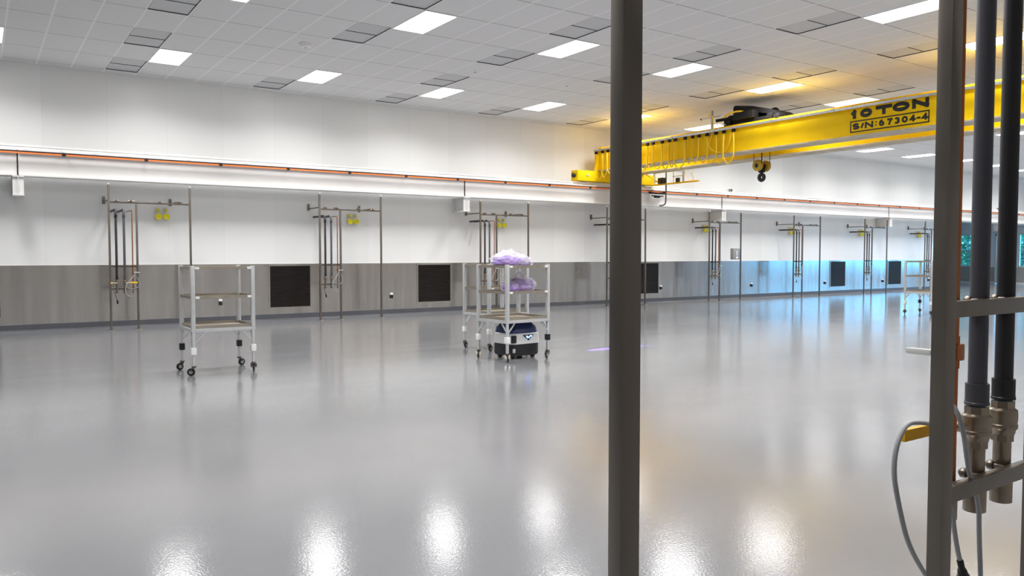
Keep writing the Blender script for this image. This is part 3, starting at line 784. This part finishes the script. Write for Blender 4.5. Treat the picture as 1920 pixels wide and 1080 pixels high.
# yellow receptacles on the wall by each stand
def make_rec():
    t = thing('power_receptacle', 'x', 'receptacle', (0, 0, 0), 0, 'yellow wall receptacles')
    B().box(-.05, .05, -.03, 0, -.08, .21, .01).obj('back_plate', 'white', t)
    B().lathe((0, -.03, 0), (0, -1, .0), [(.05, 0), (.05, .05), (.045, .07)], 20).obj('socket', 'recwhite', t)
    B().lathe((0, -.10, 0), (0, -1, .0), [(.068, 0), (.072, .006), (.072, .03), (.062, .036), (.05, .03)], 24).obj('cover', 'recyellow', t)
    B().lathe((0, -.03, .155), (0, -1, -.2), [(.022, 0), (.03, .004), (.034, .05), (.025, .06)], 14).obj('knob', 'recyellow', t)
    return t
rc = make_rec(); first = True
for i, x in enumerate(SX):
    rx_ = (1.146, 1.13, 1.14, 1.0, .60, .81, .87, .80)[i]
    for j, dx in enumerate((rx_ - .081, rx_ + .081)):
        lab = '%s yellow covered wall receptacle by the %s pipe stand from the left' % (('left', 'right')[j], ORD[i])
        loc = (x + dx, YW, 2.415)
        if first: rc.location = loc; rc['label'] = lab; first = False
        else: dup(rc, loc, None, lab)

# small outlets low on the steel wainscot
def make_out():
    t = thing('wall_outlet', 'x', 'outlet', (0, 0, 0), 0, 'small outlets on the wainscot')
    B().box(-.04, .04, -.03, 0, .02, .07, .008).obj('hood', 'patchwhite', t)
    B().box(-.034, .034, -.045, 0, -.07, .02, .008).obj('cover', 'black', t)
    return t
oc = make_out()
for i, (x, z) in enumerate([(4.69, .47), (9.04, .50), (18.87, .49), (23.47, .48), (27.92, .48), (31.99, .48), (35.68, .46)]):
    lab = 'small black wall outlet with white hood, %s from the left on the steel wainscot' % ORD[i]
    loc = (x, YW - .015, z)
    if i == 0: oc.location = loc; oc['label'] = lab
    else: dup(oc, loc, None, lab)

# wall cameras / sensors above the runway beam
for x, z, lab in ((22.22, 3.86, 'small grey wall sensor above the runway beam below the crane hook'), (42.0, 3.85, 'small dark wall sensor seen between the two foreground pipes')):
    t = thing('wall_sensor', lab, 'sensor', (x, YW, z))
    B().box(-.11, .11, -.02, 0, -.06, .06, .01).obj('mount', 'patchwhite', t)
    B().box(-.06, .04, -.12, -.02, -.05, .05, .012).obj('housing', 'grey', t)
    B().cyl((-.01, -.12, 0), (-.01, -.135, 0), .03, n=14).obj('lens', 'black', t)

# louvred grilles in the wainscot
def make_grille(w, z0, z1):
    t = thing('return_grille', 'x', 'grille', (0, YW - .015, z0), 0, 'louvred grilles in the wainscot')
    H = z1 - z0; h = w / 2; f = .03
    B().box(-h, -h + f, -.02, 0, 0, H).box(h - f, h, -.02, 0, 0, H).box(-h, h, -.02, 0, 0, f).box(-h, h, -.02, 0, H - f, H).obj('frame', 'grilleframe', t, False)
    b = B().box(-h + f, h - f, -.004, 0, f, H - f)
    n = 26
    for i in range(n):
        z = f + (H - 2 * f) * (i + .5) / n
        b.box(-h + f, h - f, -.012, .012, -.0015, .0015, 0, Matrix.Translation((0, -.012, z)) @ Matrix.Rotation(math.radians(40), 4, 'X'))
    b.obj('louvres', 'louvre', t, False)
    return t
GR = [(-.10, 'cut by the left frame edge'), (6.34, 'between the left cart and the second pipe stand'), (10.32, 'left of the cart with the bags'), (18.25, 'just right of the near steel post'), (28.76, 'left of the seventh pipe stand'), (32.88, 'right of the seventh pipe stand')]
gr = make_grille(1.05, .275, 1.33)
for i, (x, lab) in enumerate(GR):
    lab = 'dark louvred grille in the steel wainscot ' + lab
    if i == 0: gr.location.x = x; gr['label'] = lab
    else: dup(gr, (x, YW - .015, .275), None, lab)

# ------------------------------------------------------------------ carts
def make_cart(name, label, loc, rotz, w, d, blacks, yaw):
    """blacks: which legs carry a black block instead of a white one; yaw: caster directions"""
    t = thing(name, label, 'cart', loc, rotz, 'aluminium shelf carts')
    P = .05; hw, hd = w / 2, d / 2
    H0, H1 = .565, 1.425
    cs = [(-1, -1), (1, -1), (1, 1), (-1, 1)]
    for sx, sy in cs:
        x, y = sx * (hw - P / 2), sy * (hd - P / 2)
        B().box(x - P / 2, x + P / 2, y - P / 2, y + P / 2, H0, H1, .004).obj('corner_post', 'alu', t)
    bf = B()
    for sy in (-1, 1): bf.box(-hw + P, hw - P, sy * hd - (P if sy > 0 else 0), sy * hd + (0 if sy > 0 else P), H0, H0 + .042, .003)
    for sx in (-1, 1): bf.box(sx * hw - (P if sx > 0 else 0), sx * hw + (0 if sx > 0 else P), -hd + P, hd - P, H0, H0 + .042, .003)
    bf.obj('base_frame', 'alu', t)
    for z in (.615, .995, 1.375):
        a, b = hw - P - .002, hd - P - .002; ht = .04; th = .006
        if z < .7: a, b = hw - .03, hd - .03; z = H0 + .043
        tr = B()
        ins = .0
        if z > .7: a, b = hw - .012, hd - .012
        # rim strips run between the posts
        g = P + .002
        for sy in (-1, 1): tr.box(-hw + g, hw - g, sy * b - th / 2, sy * b + th / 2, z, z + ht)
        for sx in (-1, 1): tr.box(sx * a - th / 2, sx * a + th / 2, -hd + g, hd - g, z, z + ht)
        o = tr.obj('tray_rim', 'tray', t, False)
        if z < 1.3:
            B().box(-hw + g, hw - g, -b, b, z + .002, z + .008).box(-a, a, -hd + g, hd - g, z + .003, z + .007).obj('tray_floor', 'trayfloor', o, False)
        else:
            B().box(-hw + g, hw - g, -b, b, z + .014, z + .02).box(-a, a, -hd + g, hd - g, z + .015, z + .019).obj('tray_floor', 'trayfloor', o, False)
        if z > .7:
            for sx, sy in cs:
                x = sx * (hw - g - .025)
                B().box(x - .025, x + .025, sy * hd - .012, sy * hd + .010, z + .004, z + .034, .003).obj('corner_clip', 'patchwhite', o)
    for i, (sx, sy) in enumerate(cs):
        x, y = sx * (hw - P / 2), sy * (hd - P / 2)
        lg = B().box(x - .017, x + .017, y - .017, y + .017, .125, H0, .003).obj('leg', 'alu', t)
        B().sq((x, y, H0 - .16), (x - sx * .14, y, H0 - .002), .028, .012).sq((x, y, H0 - .14), (x, y - sy * .13, H0 - .002), .012, .028).obj('gusset', 'alu', lg)
        B().box(x - .032, x + .032, y - .032, y + .032, .275, .365, .004).obj('leg_block', 'black' if i in blacks else 'patchwhite', lg)
        a = yaw[i]; dx, dy = math.cos(a), math.sin(a); px, py = -dy, dx
        off = .035; wx, wy = x + dx * off, y + dy * off
        k = B().cyl((x, y, .108), (x, y, .128), .03, n=16)
        for s in (-1, 1):
            c = [(x + px * s * .021, y + py * s * .021, .108), (wx + px * s * .021, wy + py * s * .021, .05)]
            k.sq(c[0], c[1], .004, .04, bev=0, up=(px, py, 0))
        k.obj('caster_fork', 'stand', lg)
        B().lathe((wx - px * .016, wy - py * .016, .05), (px, py, 0), [(.022, -.001), (.024, .004), (.04, .004), (.05, .008), (.05, .024), (.04, .028), (.024, .028), (.022, .033)], 22).obj('caster_wheel', 'black', lg)
        B().lathe((wx - px * .0175, wy - py * .0175, .05), (px, py, 0), [(.02, 0), (.024, .002), (.024, .033), (.02, .035)], 16).obj('wheel_hub', 'zinc', lg)
    return t
make_cart('shelf_cart', 'empty aluminium three tier shelf cart standing alone at left', (2.691, 11.068, 0), .008, .816, .718, (2, 3), (2.6, 1.2, .3, 3.5))
make_cart('shelf_cart', 'aluminium shelf cart holding purple bags with a robot beneath', (6.753, 9.907, 0), .098, .845, .735, (1,), (4.2, 3.6, 1.0, 3.9))
make_cart('shelf_cart', 'empty aluminium shelf cart right behind the cart with purple bags', (7.238, 11.135, 0), .084, .85, .73, (), (.3, 1.0, 1.4, .4))
make_cart('shelf_cart', 'distant aluminium shelf cart half hidden by the right foreground post', (20.674, 11.049, 0), .019, .809, .737, (2,), (.4, .6, .3, .5))

# ------------------------------------------------------------------ bags of purple gloves
def blob(b, c, r, seed, amp, freq, n=3, squash=0.0, spike=None, floor_z=0.0):
    bm = bmesh.new(); bmesh.ops.create_icosphere(bm, subdivisions=n, radius=1)
    for q in bm.verts:
        p = q.co.copy(); f = 1 + amp * (noise.noise(p * freq + Vector((seed, seed * 2.3, 0))) + .5 * noise.noise(p * freq * 2.3 + Vector((0, seed, seed))))
        ridge = 1 - abs(noise.noise(p * freq * 1.6 + Vector((seed * 3, 0, seed)))) * 2
        f += amp * .5 * ridge
        w = Vector((c[0] + p.x * r[0] * f, c[1] + p.y * r[1] * f, c[2] + p.z * r[2] * f))
        if spike:
            for sx, sy, sz, sr in spike:
                dd = math.hypot(w.x - sx, w.y - sy)
                if dd < sr and p.z > 0: w.z += sz * (1 - dd / sr) ** 1.5
        if w.z < floor_z: w.z = floor_z + .002 * (w.z - floor_z)
        q.co = w
    bm.verts.index_update()
    b.add([q.co.copy() for q in bm.verts], [[q.index for q in f.verts] for f in bm.faces]); bm.free()
def bag(label, loc, rotz, lobes, film, spike):
    t = thing('plastic_bag', label, 'bag', loc, rotz, 'bags of purple gloves')
    b = B()
    for i, (c, r) in enumerate(lobes): blob(b, c, r, 3.1 + i * 5 + loc[2], .30, 2.6, 4, floor_z=.006)
    b.obj('gloves', 'purple', t, angle=180)
    f = B()
    for i, (c, r) in enumerate(film): blob(f, c, r, 9.7 + i * 4 + loc[2], .16, 2.4, 4, spike=spike, floor_z=.0)
    f.obj('film', 'film', t, angle=180)
    return t
bag('clear bag of purple gloves on the top shelf of the cart', (6.73, 9.90, 1.399), .25,
    [((-.14, -.02, .06), (.21, .17, .085)), ((.10, .02, .05), (.19, .15, .06)), ((.30, .02, .045), (.10, .10, .05))],
    [((-.06, 0, .085), (.36, .22, .115)), ((.27, .04, .055), (.19, .15, .09))],
    [(-.03, 0, .07, .13), (-.18, .02, .06, .10)])
bag('clear bag of purple gloves on the middle shelf of the cart', (6.83, 9.92, 1.010), .3,
    [((.06, 0, .085), (.24, .17, .10)), ((-.20, -.03, .06), (.12, .12, .08))],
    [((.08, 0, .09), (.29, .20, .13)), ((-.20, -.03, .065), (.13, .13, .095))],
    [(.05, 0, .10, .15)])

# ------------------------------------------------------------------ mobile robot under the cart
rb_ = thing('mobile_robot', 'blue, white and black mobile robot parked under the cart with bags', 'robot', (6.86, 9.98, 0), .098)
def rrect(w, d, r, n=6):
    pts = []
    for cx, cy, a0 in ((w / 2 - r, d / 2 - r, 0), (-w / 2 + r, d / 2 - r, PI / 2), (-w / 2 + r, -d / 2 + r, PI), (w / 2 - r, -d / 2 + r, 1.5 * PI)):
        for i in range(n + 1):
            a = a0 + PI / 2 * i / n; pts.append((cx + r * math.cos(a), cy + r * math.sin(a)))
    return pts
def loft(b, rings):
    n = len(rings[0][0])
    vs = []; fs = []
    for pts, z in rings: vs += [(x, y, z) for x, y in pts]
    for k in range(len(rings) - 1):
        for i in range(n): fs.append((k * n + i, k * n + (i + 1) % n, (k + 1) * n + (i + 1) % n, (k + 1) * n + i))
    fs.append(tuple(range(n - 1, -1, -1))); m = (len(rings) - 1) * n; fs.append(tuple(range(m, m + n)))
    return b.add(vs, fs)
rw, rd = .56, .50
loft(B(), [(rrect(rw - .03, rd - .03, .08), .045), (rrect(rw, rd, .09), .07), (rrect(rw, rd, .09), .225)]).obj('base', 'robotblack', rb_)
loft(B(), [(rrect(rw + .012, rd + .012, .09), .225), (rrect(rw + .016, rd + .016, .09), .24), (rrect(rw + .006, rd + .006, .09), .375), (rrect(rw - .02, rd - .02, .08), .385)]).obj('white_band', 'robotwhite', rb_)
loft(B(), [(rrect(rw - .03, rd - .03, .08), .385), (rrect(rw - .05, rd - .06, .08), .47), (rrect(rw - .16, rd - .16, .08), .535), (rrect(rw - .22, rd - .22, .06), .545)]).obj('top_shell', 'blue', rb_)
for sx, sy in ((-.2, -.15), (.2, -.15), (-.2, .15), (.2, .15)):
    B().cyl((sx, sy - .02, .035), (sx, sy + .02, .035), .035, n=16).obj('wheel', 'black', rb_)
yf = -rd / 2 - .006
pn = B().prism([(-.09, .36), (.13, .36), (.03, .27)], 'y', yf - .004, yf + .01).obj('display_panel', 'robotblack', rb_, False)
B().prism([(-.03, .345), (.01, .345), (.025, .315), (.0, .305)], 'y', yf - .006, yf).prism([(.025, .33), (.05, .345), (.05, .315), (.035, .3)], 'y', yf - .006, yf).obj('display_mark', 'ledblue', pn, False)
B().prism([(.062, .35), (.095, .35), (.08, .325), (.06, .33)], 'y', yf - .006, yf).obj('display_mark', 'ledwhite', pn, False)
B().box(-rw / 2 - .012, -rw / 2 + .07, yf - .004, yf + .03, .245, .36, .004).obj('corner_panel', 'robotblack', rb_)
B().box(-rw / 2 + .01, -rw / 2 + .05, yf - .002, yf + .02, .10, .16, .004).obj('sensor', 'alu', rb_)
# its blue floor beam
lens = B().cyl((rw / 2 - .005, 0, .30), (rw / 2 + .02, 0, .295), .02, n=14).obj('floor_light', 'ledblue', rb_)
sl = bpy.data.lights.new('robot floor beam', 'SPOT'); sl.color = (.16, .07, 1.0); sl.energy = 6500; sl.spot_size = math.radians(9); sl.spot_blend = .6; sl.shadow_soft_size = .01
so = bpy.data.objects.new('robot floor beam', sl); COL.objects.link(so); so.parent = rb_
so.location = (rw / 2 + .03, 0, .295)
tgt = Vector((8.75, 9.96, 0)); src = Vector((7.17, 10.0, .295))
dv = (tgt - src).normalized(); dv = Matrix.Rotation(-.098, 3, 'Z') @ dv
so.rotation_euler = dv.to_track_quat('-Z', 'Y').to_euler()
